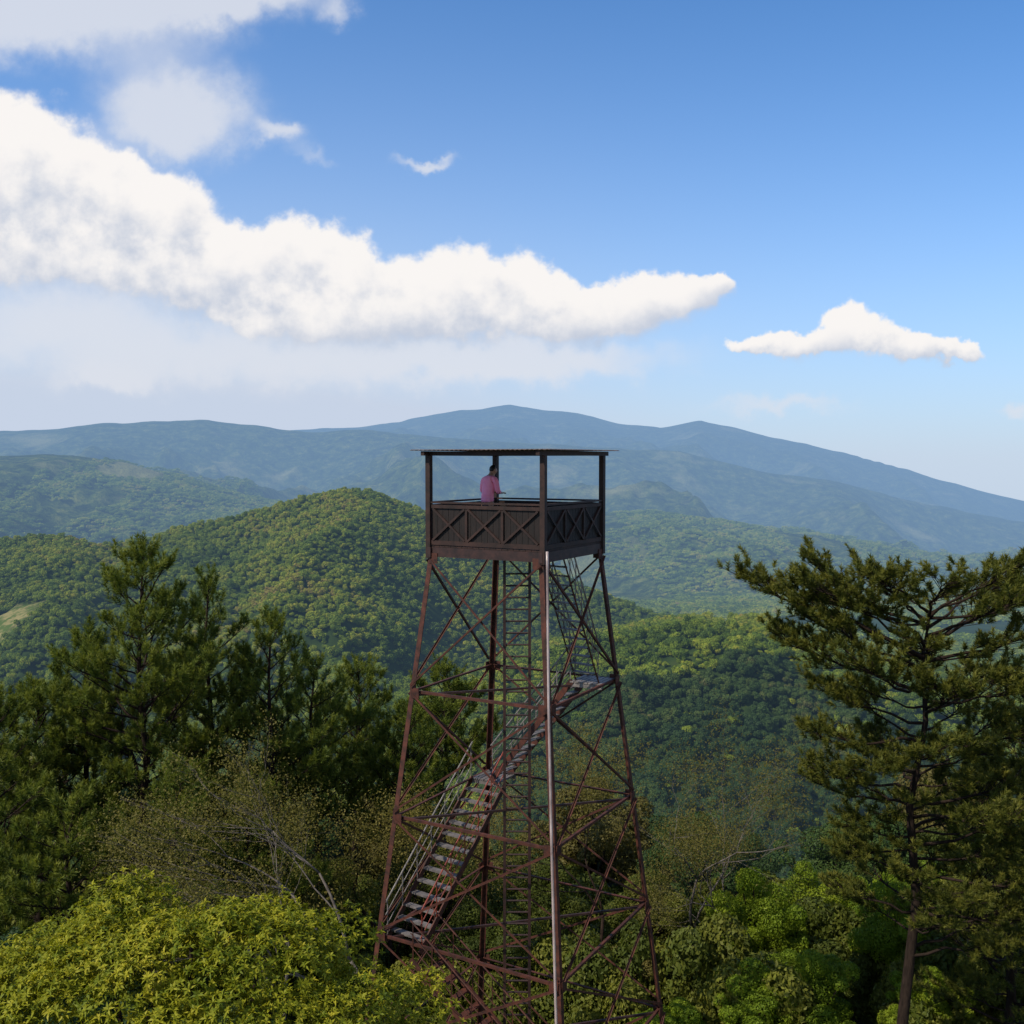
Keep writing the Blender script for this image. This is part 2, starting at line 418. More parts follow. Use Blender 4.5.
# ------------------------------------------------------------------ pines
def needles(rng, P, D, L, n, nl, w):
    S = len(P)
    sh = rng.rand(S)
    P = np.repeat(P, n, 0); D = np.repeat(D, n, 0); L = np.repeat(L, n)
    t = rng.rand(S * n)
    ti = np.clip(np.repeat(sh * 0.45, n) + 0.3 * rng.rand(S * n) + 0.28 * t, 0, 1)
    q = rdir(rng, S * n); q = nrm(q - D * np.sum(q * D, 1)[:, None])
    d = nrm(D * (0.35 + 0.9 * t)[:, None] + q * 0.85)
    base = P + D * (L * t)[:, None]
    ln = nl * (0.7 + 0.5 * rng.rand(S * n))
    wd = nrm(np.cross(d, rdir(rng, S * n))) * w
    tip = base + d * ln[:, None]; tip[:, 2] -= 0.08 * ln
    V = np.stack([base - wd, base + wd, tip], 1).reshape(-1, 3)
    return V, np.arange(S * n * 3).reshape(-1, 3), np.repeat(ti, 3)

def pine(seed, base, top, prof, z_lo, label, mat, nbr, elev=25, spine=None, nn=46, nl=0.25, w=0.012, shoot=0.42, sub=7, r0=0.22, group=None, irregular=0.35, toplift=28, u0=0.28, extra=(), rise=.8, sl_=1.0, wob=.16):
    rng = np.random.RandomState(seed); R = random.Random(seed)
    base = Vector(base); top = Vector(top)
    e = empty("pine_tree", base, label, "tree", group)
    if spine is None:
        spine = [base.lerp(top, k / 7) + Vector((R.uniform(-.2, .2), R.uniform(-.2, .2), 0)) * (1 if 0 < k < 7 else 0) for k in range(8)]
    spine = [Vector(p) for p in spine]
    b = Builder(); n = len(spine)
    b.tube(spine, [r0 * (1 - 0.88 * i / (n - 1)) for i in range(n)], 8)
    def at(z):
        for i in range(n - 1):
            if spine[i].z <= z <= spine[i + 1].z:
                f = (z - spine[i].z) / max(1e-6, spine[i + 1].z - spine[i].z); return spine[i].lerp(spine[i + 1], f)
        return spine[-1].copy()
    zt = spine[-1].z
    P = []; D = []; L = []
    az = R.uniform(0, 6.28)
    jobs = []
    for k in range(nbr):
        f = (k + R.uniform(0, 0.8)) / nbr
        zz = z_lo + (zt - z_lo) * f
        az += 2.4 + R.uniform(-0.5, 0.5)
        ln = np.interp(f, [p[0] for p in prof], [p[1] for p in prof]) * R.uniform(1 - irregular, 1.12)
        if ln < 0.25: ln = 0.25
        el = math.radians(elev * R.uniform(0.4, 1.4) + toplift * max(0, f - 0.6))
        jobs.append((zz, az, ln, el))
    for (zz, a_, ln, el) in extra: jobs.append((zz, math.radians(a_), ln, math.radians(el)))
    for (zz, a_, ln, el) in jobs:
        d = Vector((math.cos(a_) * math.cos(el), math.sin(a_) * math.cos(el), math.sin(el)))
        p0 = at(zz); pts = [p0]; m = 6
        for i in range(1, m + 1):
            d2 = (d + Vector((R.uniform(-wob, wob), R.uniform(-wob, wob), R.uniform(-wob * .7, wob * .8) + 0.04 * i))).normalized()
            pts.append(pts[-1] + d2 * ln / m)
        rb = 0.014 + 0.012 * ln
        b.tube(pts, [rb * (1 - 0.8 * i / m) for i in range(m + 1)], 5)
        ns = max(3, int(sub * ln))
        for j in range(ns):
            u = u0 + (1 - u0) * (j + R.random()) / ns
            i = min(m - 1, int(u * m)); q = pts[i].lerp(pts[i + 1], u * m - i)
            ax = (pts[i + 1] - pts[i]).normalized()
            side = ax.cross(Vector((0, 0, 1))).normalized() * R.choice((-1, 1))
            sd = (ax * R.uniform(.4, 1) + side * R.uniform(.3, 1.0) + Vector((0, 0, R.uniform(-.1, .8) * (.4 + .6 * rise)))).normalized()
            sl = R.uniform(0.2, 0.42) * ln * (1.1 - 0.6 * u) * sl_ + 0.15
            q2 = q + sd * sl
            b.tube([q, q2], [0.012, 0.006], 3)
            for mm in range(1 + int(sl / 0.34)):
                qq = q.lerp(q2, R.uniform(0.4, 1.0)) if mm else q2
                dd = (sd * .7 + Vector((R.uniform(-.6, .6), R.uniform(-.6, .6), R.uniform(0, .6) + rise))).normalized()
                P.append(qq); D.append(dd); L.append(shoot * R.uniform(.6, 1.2))
        P.append(pts[-1]); D.append(((pts[-1] - pts[-2]).normalized() + Vector((0, 0, rise * .7))).normalized()); L.append(shoot)
    for k in range(6):
        P.append(at(zt - 0.15 * k)); D.append(Vector((R.uniform(-.5, .5), R.uniform(-.5, .5), 1)).normalized()); L.append(shoot)
    b.obj("trunk", M_bark, e, True)
    V, F, ti = needles(rng, np.array(P), np.array(D), np.array(L), nn, nl, w)
    c = link(bpy.data.objects.new("crown", np_mesh("crown", V, F, mat, ti))); attach(c, e)
    return e
def gz(x, y): return float(terrain(np.array([float(x)]), np.array([float(y)]))[0])

PL = "dense dark green pine tree with tufted upswept branches"
G = "pine trees on the slope beside the tower"
def P_(seed, px, d, ztop, w0, nbr, zlo=-15.5, lab=PL):
    x = (px - 512) / 1024 * d
    prof = [(0, w0 * .9), (0.25, w0), (0.45, w0 * .88), (0.65, w0 * .68), (0.85, w0 * .42), (1, 0.3)]
    pine(seed, (x, d, gz(x, d) - 0.2), (x + 0.2, d, ztop), prof, zlo, lab, M_needle, nbr, elev=34, group=G, nn=50, nl=0.19, w=.0145, shoot=.40, sub=5.0, irregular=0.55, toplift=35, u0=.33)
P_(11, 136, 34, -3.1, 3.8, 78, -15, "tall dark green pine tree with a pointed bushy crown")
P_(12, 202, 37, -4.4, 2.9, 60)
P_(13, 264, 37, -5.9, 2.9, 58)
P_(14, 30, 35, -8.0, 3.4, 52)
P_(15, -30, 31, -7.4, 3.4, 46)
P_(19, 80, 36, -6.2, 2.7, 48)
P_(16, 352, 43, -8.8, 2.9, 48)
P_(17, 440, 46, -9.6, 3.0, 46)
P_(18, 400, 40, -10.2, 2.7, 42)
P_(20, 308, 39, -8.0, 2.8, 48)
P_(21, 165, 30, -9.4, 2.5, 36, -16)
P_(22, 235, 31, -10.2, 2.5, 36, -16)
P_(23, 60, 29, -10.0, 2.7, 36, -16)
# big open pine
gzr = gz(9.7, 25)
pine(31, (9.7, 25, gzr - 0.2), (10.4, 25.3, -3.5), [(0, 1.7), (0.2, 2.2), (0.4, 2.4), (0.6, 2.7), (0.85, 3.2), (1, 2.0)], -11.8,
     "large broad-crowned pine with spreading limbs and a dark trunk", M_needle_r, 56, elev=7,
     spine=[(9.7, 25, gzr - 0.2), (9.8, 25, -14), (10.1, 25.05, -11), (9.9, 25.1, -8.6), (10.3, 25.2, -6.5), (10.2, 25.2, -4.8), (10.45, 25.3, -3.5)],
     nn=46, nl=0.14, w=0.0125, shoot=0.22, sub=11, r0=0.17, irregular=0.65, toplift=22, u0=0.46, rise=.3, sl_=1.05, wob=.38,
     extra=[(-4.9, 178, 4.6, 13), (-4.6, 200, 4.0, 17), (-5.8, 172, 3.8, 6), (-5.2, 150, 3.3, 12), (-4.1, 160, 3.2, 17), (-4.2, 215, 2.8, 22), (-4.4, 10, 3.2, 18), (-5.0, -15, 3.4, 10), (-4.0, 100, 2.2, 25), (-3.9, 250, 2.2, 25), (-3.9, 330, 2.4, 24), (-3.8, 185, 2.2, 20), (-3.8, 0, 2.2, 22), (-7.0, 185, 2.9, 2), (-8.3, 190, 2.5, -4), (-7.2, -10, 3.4, 4), (-8.5, 0, 3.2, 0), (-9.6, -20, 3.2, 0), (-10.8, 10, 3.4, 3), (-9.6, 200, 1.9, -8), (-7.8, 235, 2.6, 2), (-8.9, 300, 3.0, 2), (-10.2, 320, 3.2, 2), (-11.8, 0, 3.0, 5), (-6.2, 260, 2.4, 10), (-9.2, 20, 3.2, 5), (-10.4, 280, 2.2, 0), (-11.2, 340, 3.0, 5), (-12.4, 330, 2.8, 5), (-12.2, 20, 2.8, 5)])
pine(32, (14.0, 28, gz(14.0, 28) - .2), (14.2, 28, -6.4), [(0, 2.7), (0.5, 2.7), (1, 0.8)], -16, "olive-green pine at the edge of the slope", M_needle_r, 62, elev=12, nn=46, nl=.15, w=.0125, shoot=.26, sub=8, r0=.18, rise=.35, u0=.3, irregular=.55, wob=.25)

# ------------------------------------------------------------------ broadleaf trees
def limbs_to(b, base, lobes, R, r0):
    base = Vector(base)
    fork = base.lerp(Vector(lobes[0][0]), 0.55)
    b.tube([base, base.lerp(fork, .5) + Vector((R.uniform(-.1, .1), R.uniform(-.1, .1), 0)), fork], [r0, r0 * .8, r0 * .65], 8)
    for c, r in lobes:
        c = Vector(c); mid = fork.lerp(c, .5) + Vector((0, 0, -0.15 * r))
        b.tube([fork, mid, c], [r0 * .5, r0 * .32, r0 * .12], 5)
def rosettes(rng, lobes, n, ll, lw, nleaf=11, bottom=-0.3):
    C = np.array([l[0] for l in lobes]); Rr = np.array([l[1] for l in lobes])
    k = rng.choice(len(lobes), n, p=Rr ** 2 / np.sum(Rr ** 2)); d = rdir(rng, n)
    f = d[:, 2] < bottom; d[f, 2] *= -1
    dep = rng.rand(n)
    P = C[k] + d * (Rr[k] * (0.62 + 0.52 * dep))[:, None] * np.array([1, 1, .9])
    dist = np.linalg.norm((P[:, None] - C[None]) / np.array([1, 1, .9]), axis=2) / Rr[None]; dist[np.arange(n), k] = 9
    keep = dist.min(1) > 0.62; P = P[keep]; d = d[keep]; n = len(P)
    up = nrm(d + np.array([0, 0, 0.7]) + 0.7 * rdir(rng, n))
    lt = rng.rand(len(lobes))
    cl = .55 * rng.rand(n) + .45 * lt[k[keep]]
    a = nrm(np.cross(up, rdir(rng, n))); b = np.cross(up, a)
    Vs = []; T = []
    for j in range(nleaf):
        th = 2.4 * j + rng.rand(n) * 0.9
        rise = 1.0 - 1.5 * j / nleaf + 0.5 * rng.rand(n)
        o = a * np.cos(th)[:, None] + b * np.sin(th)[:, None]
        dr = nrm(o + up * rise[:, None])
        sd = nrm(np.cross(dr, up)) * lw
        L = (ll * (0.5 + 0.7 * rng.rand(n)))[:, None]
        m = P + dr * L * 0.45; tip = P + dr * L - up * L * 0.28
        lift = nrm(np.cross(sd, dr)) * lw * 0.35
        Vs.append(np.stack([P, m + sd + lift, tip, m - sd + lift], 1)); T.append(np.clip(cl * 0.72 + 0.33 * rng.rand(n), 0, 1))
    V = np.concatenate(Vs).reshape(-1, 3); tint = np.repeat(np.concatenate(T), 4)
    return V, np.arange(len(V)).reshape(-1, 4), tint
rng = np.random.RandomState(51); R = random.Random(51)
cx, cy = -4.6, 13.6
e = empty("broadleaf_tree", (cx, cy, gz(cx, cy)), "leafy yellow-green tree with clustered long leaves beside the tower", "tree")
lb = [(np.array([cx, cy, -9.3]), 1.9)]
# crown surface follows one broad mound that slopes down on one side
def mound(x):
    return float(np.interp(x, [-8.6, -7.6, -6.7, -6.1, -5.4, -4.7, -4.0, -3.3, -2.7, -2.0, -1.5, -1.1], [-7.2, -6.75, -6.4, -6.2, -5.98, -6.1, -5.9, -6.05, -6.5, -7.0, -7.6, -8.4])) - .12
for i in range(190):
    x_ = rng.uniform(-8.6, -1.2); f_ = rng.rand()
    y_ = 13.9 - 2.6 * f_ + rng.normal() * .15
    r_ = rng.uniform(.26, .58)
    z_ = mound(x_) - r_ - 1.55 * f_ ** 1.7 * 1.3 - abs(rng.normal()) * .15
    lb.append((np.array([x_, y_, z_]), r_))
for i in range(40):
    x_ = rng.uniform(-8.4, -1.4); lb.append((np.array([x_, rng.uniform(14, 15.4), mound(x_) - .7 - rng.rand() * .5]), rng.uniform(.5, .8)))
b = Builder(); limbs_to(b, (cx, cy, gz(cx, cy) - .2), lb[:1] + lb[1::9], R, 0.22); b.obj("trunk", M_bark, e, True)
V, F, ti = rosettes(rng, lb, 26000, 0.10, 0.0145, 8)
c = link(bpy.data.objects.new("crown", np_mesh("crown", V, F, M_mango, ti))); attach(c, e)

def branchy(seed, name, base, heading, first, length, r0, depth, mat_b, mat_l, nleaf, lsize, label, spread=0.6, bias=(0, 0, .1), leaf_r=0.35, group=None, shrink=.52):
    R = random.Random(seed); rng = np.random.RandomState(seed)
    e = empty(name, base, label, "tree", group); b = Builder(); tips = []
    bias = Vector(bias)
    def rec(p, d, ln, r, lev):
        m = 4; pts = [p]; dd = d.copy()
        for i in range(m):
            dd = (dd + Vector((R.uniform(-.2, .2), R.uniform(-.2, .2), R.uniform(-.12, .14)))).normalized()
            pts.append(pts[-1] + dd * ln / m)
        b.tube(pts, [r * (1 - .45 * i / m) for i in range(m + 1)], 6 if lev > 2 else 4)
        if lev == 0:
            tips.append(pts[-1]); tips.append(pts[2]); return
        k = R.choice((2, 3, 3)) if lev > 1 else 3
        for j in range(k):
            v = Vector((R.uniform(-1, 1), R.uniform(-1, 1), R.uniform(-.6, .8)))
            nd = (dd + v * spread + bias).normalized()
            l2 = length if lev == depth else ln * R.uniform(.62, .86)
            rec(pts[-1] if j < 2 else pts[2 if lev < depth else 3], nd, l2, r * shrink * R.uniform(.8, 1.1), lev - 1)
    rec(Vector(base), Vector(heading).normalized(), first, r0, depth)
    b.obj("trunk", mat_b, e, True)
    T = np.array([list(t) for t in tips]); T = np.repeat(T, nleaf, 0)
    P = T + rng.normal(size=T.shape) * leaf_r * 0.6
    V, F = quads(P, nrm(rdir(rng, len(P)) + np.array([0, 0, .6])), lsize, rng)
    c = link(bpy.data.objects.new("crown", np_mesh("crown", V, F, mat_l, np.repeat(rng.rand(len(P)), 4)))); attach(c, e)
branchy(61, "bare_tree", (-1.3, 24.6, gz(-1.3, 24.6) - .2), (-0.36, 0, 1), 7.2, 2.2, 0.10, 5, M_bark_grey, M_olive, 30, 0.030, "half-bare tree with thin grey arching branches", 0.55, (-.5, 0, -0.02), 0.4, shrink=.58)
branchy(62, "olive_tree", (-6.2, 27.5, gz(-6.2, 27.5) - .2), (-0.1, 0, 1), 4.0, 2.2, 0.10, 6, M_bark_grey, M_olive, 22, 0.032, "feathery olive-leaved tree with thin grey branches", 0.7, (-.05, 0, 0), 0.45)
branchy(63, "olive_tree", (6.4, 35, gz(6.4, 35) - .2), (0.05, 0, 1), 3.8, 2.3, 0.11, 6, M_bark_grey, M_olive, 22, 0.032, "feathery olive-brown tree with fine spreading branches", 0.75, (.12, 0, 0.02), 0.5)
branchy(64, "olive_tree", (3.0, 37, gz(3.0, 37) - .2), (0.0, 0, 1), 3.6, 2.2, 0.11, 6, M_bark, M_olive, 22, 0.034, "feathery olive-brown tree with fine spreading branches", 0.75, (0, 0, 0.02), 0.5)
branchy(67, "olive_tree", (8.6, 33, gz(8.6, 33) - .2), (0.0, 0, 1), 2.8, 1.8, 0.10, 6, M_bark_grey, M_olive, 20, 0.032, "feathery olive-brown tree with fine spreading branches", 0.75, (0, 0, 0), 0.5)
branchy(66, "olive_tree", (-3.6, 34, gz(-3.6, 34) - .2), (0, 0, 1), 3.4, 2.1, 0.12, 6, M_bark, M_olive, 18, 0.036, "sparse olive-leaved tree below the pines", 0.7, (0, 0, 0), 0.5)

tmpl = []
for s in range(5):
    rng = np.random.RandomState(300 + s); R = random.Random(s)
    lb = [(np.array([0, 0, 5.6]), 1.4)]
    for i in range(34):
        a = rng.rand() * 6.28; q = 2.9 * rng.rand() ** .6
        lb.append((np.array([q * math.cos(a), q * math.sin(a), 3.2 + 3.4 * rng.rand() + (2.6 - q) * .6]), .3 + .65 * rng.rand()))
    b = Builder(); limbs_to(b, (0, 0, -0.3), lb, R, 0.2)
    tm = b.mesh("trunk", M_bark, True)
    V, F, ti = lobes_leaves(rng, lb, 36000, 0.07, -0.8)
    tmpl.append((tm, V, F, ti))
cmesh = {}
def crown_mesh(s, mat):
    k = (s, mat.name)
    if k not in cmesh: cmesh[k] = np_mesh("crown", tmpl[s][1], tmpl[s][2], mat, tmpl[s][3])
    return cmesh[k]
def btree(x, y, s, sc, mat, label, dz=0.0, group="broadleaf trees on the slope below the tower"):
    e = empty("broadleaf_tree", (x, y, gz(x, y) + dz), label, "tree", group)
    e.scale = (sc, sc, sc * R2.uniform(.9, 1.15)); e.rotation_euler = (0, 0, R2.uniform(0, 6.28))
    for nm, me in (("trunk", tmpl[s][0]), ("crown", crown_mesh(s, mat))):
        o = link(bpy.data.objects.new(nm, me)); o.parent = e
R2 = random.Random(9)
LB = {"bright": (M_bright, "bright green broadleaf tree with a rounded crown"), "dark": (M_leaf_d, "dark green broadleaf tree in the valley forest, sharing the leaf colour with cloud shade in it"),
      "brown": (M_brown, "brownish dry-leaved tree on the slope"), "olive": (M_under, "olive-green broadleaf tree on the slope")}
man = [(7.0, 29, 0, .46, "bright"), (9.0, 30, 1, .48, "bright"), (5.6, 33, 2, .42, "olive"), (12.6, 33, 3, .55, "bright"), (16.0, 35, 4, .6, "olive"), (11.2, 38, 2, .68, "bright"), (8.6, 35, 4, .58, "bright"), (14.0, 36, 0, .62, "bright"),
       (13.5, 43, 3, .85, "dark"), (17, 47, 0, 0.95, "dark"), (21, 46, 1, .95, "olive"), (5.5, 41, 4, 0.6, "olive"), (1.0, 40, 0, .7, "olive"), (-3, 38, 1, .7, "olive"),
       (-7, 34, 3, .7, "olive"), (-11, 29, 2, .7, "dark"), (-14, 28, 4, .7, "dark"), (-1, 33, 3, .6, "olive"), (-9.5, 24, 0, .6, "dark"), (-12.5, 25, 1, .7, "dark"), (3.5, 32, 2, .45, "brown"), (8.5, 46, 1, .8, "dark"), (14.2, 30, 2, .5, "olive"), (12.0, 29, 4, .42, "bright"), (-6.5, 26, 2, .6, "dark"), (4.8, 28.5, 3, .40, "bright"), (6.0, 27, 1, .40, "bright"), (8.0, 26.5, 2, .38, "bright")]
for (x_, y_, s_, sc_, kd) in man: btree(x_, y_, s_, sc_, *LB[kd])
for i in range(80):
    y_ = R2.uniform(50, 118); x_ = R2.uniform(-0.56, 0.56) * y_
    kd = R2.choice(["dark", "dark", "dark", "dark", "dark", "olive", "olive", "bright", "brown"])
    btree(x_, y_, R2.randrange(5), R2.uniform(.8, 1.25), *LB[kd])

# ------------------------------------------------------------------ the lookout tower
Cx, Cy = 0.13, 24.05
U = Vector((-0.866, 0.5, 0)); W = Vector((0.5, 0.866, 0))
Z0 = -2.2
def side(z): return 3.0 + 0.203 * max(0, Z0 - z)
def corner(i, z, inset=0.0):
    su, sw = [(-1, -1), (-1, 1), (1, 1), (1, -1)][i]   # near, right, back, left
    h = side(z) / 2 - inset
    return Vector((Cx, Cy, z)) + U * su * h + W * sw * h
zb = gz(Cx, Cy) - 0.1
tower = empty("lookout_tower", (Cx, Cy, zb), "rusty red steel fire lookout tower with wooden cabin platform", "tower")
LEV = [Z0, -5.3, -8.2, -10.95, -13.7, zb + .4]
for i in range(4):
    b = Builder(); su, sw = [(-1, -1), (-1, 1), (1, 1), (1, -1)][i]
    b.angle(corner(i, zb), corner(i, Z0), 0.12, 0.02, -U * su, -W * sw)
    for z in LEV[:-1]:
        for nn_, dd in ((U * su, W * sw), (W * sw, U * su)):
            b.box(corner(i, z - .05) + nn_ * 0.016 - dd * 0.15, nn_ * 0.008, dd * 0.11, Vector((0, 0, .12)))
    b.box(corner(i, zb + .1), Vector((.35, 0, 0)), Vector((0, .35, 0)), Vector((0, 0, .15)))
    b.obj("leg", M_steel, tower)
for f in range(4):
    a, c = f, (f + 1) % 4
    out = (corner(a, 0) + corner(c, 0)) / 2 - Vector((Cx, Cy, 0)); out.z = 0; out.normalize()
    for k in range(1, len(LEV)):
        b = Builder(); p = corner(a, LEV[k]); q = corner(c, LEV[k]); s = (q - p).normalized() * .1
        b.angle(p + s - out * .03, q - s - out * .03, 0.06, 0.012, -Vector((0, 0, 1)), -out); b.obj("crossbar", M_steel, tower)
    for k in range(len(LEV) - 1):
        for (i0, i1, off) in ((a, c, 0.028), (c, a, 0.05)):
            b = Builder(); p = corner(i0, LEV[k] - .06); q = corner(i1, LEV[k + 1] + .06)
            s = (q - p).normalized() * .06
            b.angle(p + s + out * off, q - s + out * off, 0.048, 0.009, Vector((0, 0, 1)), out if off > .04 else -out)
            b.obj("cross_brace", M_steel, tower)
for k in (1, 2, 3, 4):
    b = Builder(); b.beam(corner(1, LEV[k] - .12, .1), corner(3, LEV[k] - .12, .1), .05, .05); b.obj("crossbar", M_darkst, tower)
# ladder
lad = empty("ladder", (0, 0, 0)); lad.parent = tower
lx0, lx1, ly = -0.17, 0.40, 23.1
for lx in (lx0, lx1):
    b = Builder(); b.beam((lx, ly, zb), (lx, ly, -2.25), .065, .065, Vector((0, 1, 0))); b.obj("rail", M_darkst, lad)
b = Builder(); z = zb + .3
while z < -2.4:
    b.tube([(lx0 + .03, ly, z), (lx1 - .03, ly, z)], [.022, .022], 6); z += .27
b.obj("rungs", M_darkst, lad)
b = Builder(); b.tube([(0.75, 21.76, -1.95), (0.755, 21.74, -2.3), (0.78, 21.5, -5.3), (0.83, 20.95, -8.2), (0.89, 20.4, -11.0), (0.95, 19.85, -13.7), (1.0, 19.35, zb)], [.030] * 7, 10)
b.obj("pipe", M_pipe, tower, True)
def flight(i0, z0, i1, z1, f0=0.0, width=.82, mat_t=M_tread, mat_h=M_steel_red, mat_o=M_grey, ext=.2, ins=.5, m0=.3, mat_s=M_steel):
    e = empty("stair_flight", (0, 0, 0)); e.parent = tower
    A = corner(i0, z0, ins); B = corner(i1, z1, ins); A.z = z0; B.z = z1
    h = Vector((B.x - A.x, B.y - A.y, 0)); hn = h.normalized(); Lh = h.length
    p0 = A + hn * (m0 + f0 * Lh); p1 = B - hn * ext
    sd = hn.cross(Vector((0, 0, 1))).normalized()
    d = p1 - p0
    for sgn in (-1, 1):
        b = Builder(); b.beam(p0 + sd * sgn * width / 2, p1 + sd * sgn * width / 2, .035, .14); b.obj("stringer", mat_s, e)
        b = Builder(); hr = Vector((0, 0, .92))
        for fr, rr in ((1, .02), (.68, .012), (.36, .012)):
            b.tube([p0 + sd * sgn * width / 2 + hr * fr, p1 + sd * sgn * width / 2 + hr * fr], [rr, rr], 6)
        for k in range(7):
            q = p0 + d * (0.02 + .96 * k / 6) + sd * sgn * width / 2
            b.beam(q + Vector((0, 0, .05)), q + hr, .024, .024, Vector((1, 0, 0)))
        b.obj("handrail", mat_h if sgn < 0 else mat_o, e)
    n = max(6, int(abs(d.z) / .215)); b = Builder()
    for k in range(1, n):
        q = p0 + d * k / n
        b.box(q, hn * .075, sd * (width / 2 - .022), Vector((0, 0, .012)))
        b.box(q + hn * .08 - Vector((0, 0, .01)), hn * .005, sd * (width / 2 - .022), Vector((0, 0, .022)))
    b.obj("treads", mat_t, e)
def landing(i, z, mat=M_tread):
    c = corner(i, z, .48); b = Builder()
    for k in range(7):
        b.box(c + U * (-.36 + .12 * k) + Vector((0, 0, -.02)), U * .05, W * .42, Vector((0, 0, .018)))
    for sgn in (-1, 1): b.beam(c + W * sgn * .38 - U * .42 - Vector((0, 0, .09)), c + W * sgn * .38 + U * .42 - Vector((0, 0, .09)), .05, .09)
    b.obj("landing", mat, tower)
flight(0, Z0, 1, -5.3, .15, .66, M_tread, M_grey, M_grey)
landing(1, -5.3, M_grey); flight(1, -5.3, 2, -8.2, mat_h=M_grey)
landing(2, -8.2); flight(2, -8.2, 3, -11.25, 0, 1.05, ext=-.3, ins=.6)
flight(3, -11.35, 0, -13.7, .05, .8, M_steel, M_steel, M_steel)
landing(0, -13.7, M_steel); flight(0, -13.7, 1, -16.3, 0, .8, M_steel, M_steel, M_steel)
landing(1, -16.3, M_steel)
# platform
plat = empty("platform", (0, 0, 0)); plat.parent = tower
HS = 1.5
def pc(u, w, z): return Vector((Cx, Cy, z)) + U * u + W * w
ZF = -1.95
b = Builder()
for k in range(20):
    b.box(pc(-HS + .075 + .15 * k, 0, ZF - .02), U * .071, W * HS, Vector((0, 0, .02)))
b.obj("floor", M_wood2, plat)
b = Builder()
for k in (-1, 1):
    b.box(pc(k * (HS - .04), 0, ZF - .16), U * .05, W * (HS + .06), Vector((0, 0, .115)))
    b.box(pc(0, k * (HS - .04), ZF - .155), U * (HS - .095), W * .05, Vector((0, 0, .11)))
for k in range(5):
    b.box(pc(-1.0 + .5 * k, 0, ZF - .12), U * .03, W * (HS - .1), Vector((0, 0, .075)))
b.obj("floor_frame", M_darkst, plat)
ZR = -0.97
for f, (n_, tdir) in enumerate(((-U, W), (W, U), (U, W), (-W, U))):
    e = empty("wall", (0, 0, 0)); e.parent = plat
    b = Builder()
    np_ = 19; wd = (2 * HS - .18) / np_
    for k in range(np_):
        c = Vector((Cx, Cy, 0)) + n_ * (HS - .03) + tdir * (-HS + .09 + wd * (k + .5)); c.z = (ZR - .1 + ZF + .04) / 2
        b.box(c, tdir * (wd / 2 - .004), n_ * .012, Vector((0, 0, (ZR - .1 - ZF - .04) / 2)))
    b.obj("planks", M_wood, e)
    b = Builder(); o = Vector((Cx, Cy, 0)) + n_ * (HS + .0)
    zt, zl = ZR - .09, ZF + .06
    b.box(o + Vector((0, 0, zt)), tdir * (HS - .09), n_ * .018, Vector((0, 0, .04)))
    b.box(o + Vector((0, 0, zl)), tdir * (HS - .09), n_ * .018, Vector((0, 0, .05)))
    L3 = (2 * HS - .18) / 3
    for k in range(4):
        if 0 < k < 3: b.box(o + tdir * (-HS + .09 + L3 * k) + Vector((0, 0, (zt + zl) / 2)), tdir * .03, n_ * .018, Vector((0, 0, (zt - zl) / 2 - .052)))
    for k in range(3):
        x0 = -HS + .09 + L3 * k + .04; x1 = x0 + L3 - .08
        b.beam(o + n_ * .002 + tdir * x0 + Vector((0, 0, zl + .06)) , o + n_ * .002 + tdir * x1 + Vector((0, 0, zt - .05)), .05, .05)
        b.beam(o + n_ * .022 + tdir * x0 + Vector((0, 0, zt - .05)), o + n_ * .022 + tdir * x1 + Vector((0, 0, zl + .06)), .02, .05)
    b.obj("lattice", M_wood2, e)
    b = Builder(); b.box(o - n_ * .02 + Vector((0, 0, ZR)), tdir * (HS - .075), n_ * .05, Vector((0, 0, .02))); b.obj("handrail", M_wood2, e)
for i in range(4):
    su, sw = [(-1, -1), (-1, 1), (1, 1), (1, -1)][i]
    b = Builder(); b.box(pc(su * (HS - .01), sw * (HS - .01), (ZF - .3 + .1) / 2), U * .06, W * .06, Vector((0, 0, (.1 + .3 - ZF) / 2))); b.obj("post", M_wood2, plat)
roof = empty("roof", (0, 0, 0)); roof.parent = tower
b = Builder()
for k in (-1, 1):
    b.box(pc(k * (HS - .01), 0, .15), U * .045, W * (HS + .25), Vector((0, 0, .05)))
    b.box(pc(0, k * (HS - .01), .148), U * (HS - .06), W * .045, Vector((0, 0, .045)))
for k in range(4): b.box(pc(-.9 + .6 * k, 0, .15), U * .025, W * (HS - .06), Vector((0, 0, .04)))
b.obj("roof_frame", M_wood2, roof)
b = Builder(); nc = 60; ov = HS + .3
vs = []
for j in (0, 1):
    for s_ in (0, 1):
        for k in range(nc + 1):
            vs.append(tuple(pc(-ov + 2 * ov * k / nc, -ov if j == 0 else ov, .215 + .012 * (k % 2) + .012 * s_ + .0 * j)))
b.v = vs; m_ = nc + 1
for k in range(nc):
    b.f.append([k, k + 1, 2 * m_ + k + 1, 2 * m_ + k]); b.f.append([m_ + k, 3 * m_ + k, 3 * m_ + k + 1, m_ + k + 1])
    b.f.append([k, m_ + k, m_ + k + 1, k + 1]); b.f.append([2 * m_ + k, 2 * m_ + k + 1, 3 * m_ + k + 1, 3 * m_ + k])
b.f.append([0, 2 * m_, 3 * m_, m_]); b.f.append([nc, m_ + nc, 3 * m_ + nc, 2 * m_ + nc])
b.obj("roof_sheet", M_roof, roof)
for o in tower.children_recursive:
    if o.type == 'EMPTY': o.location = Vector((0, 0, 0))
for o in tower.children_recursive:
    if o.type == 'MESH': o.location = Vector((0, 0, 0)) - wloc(o.parent)

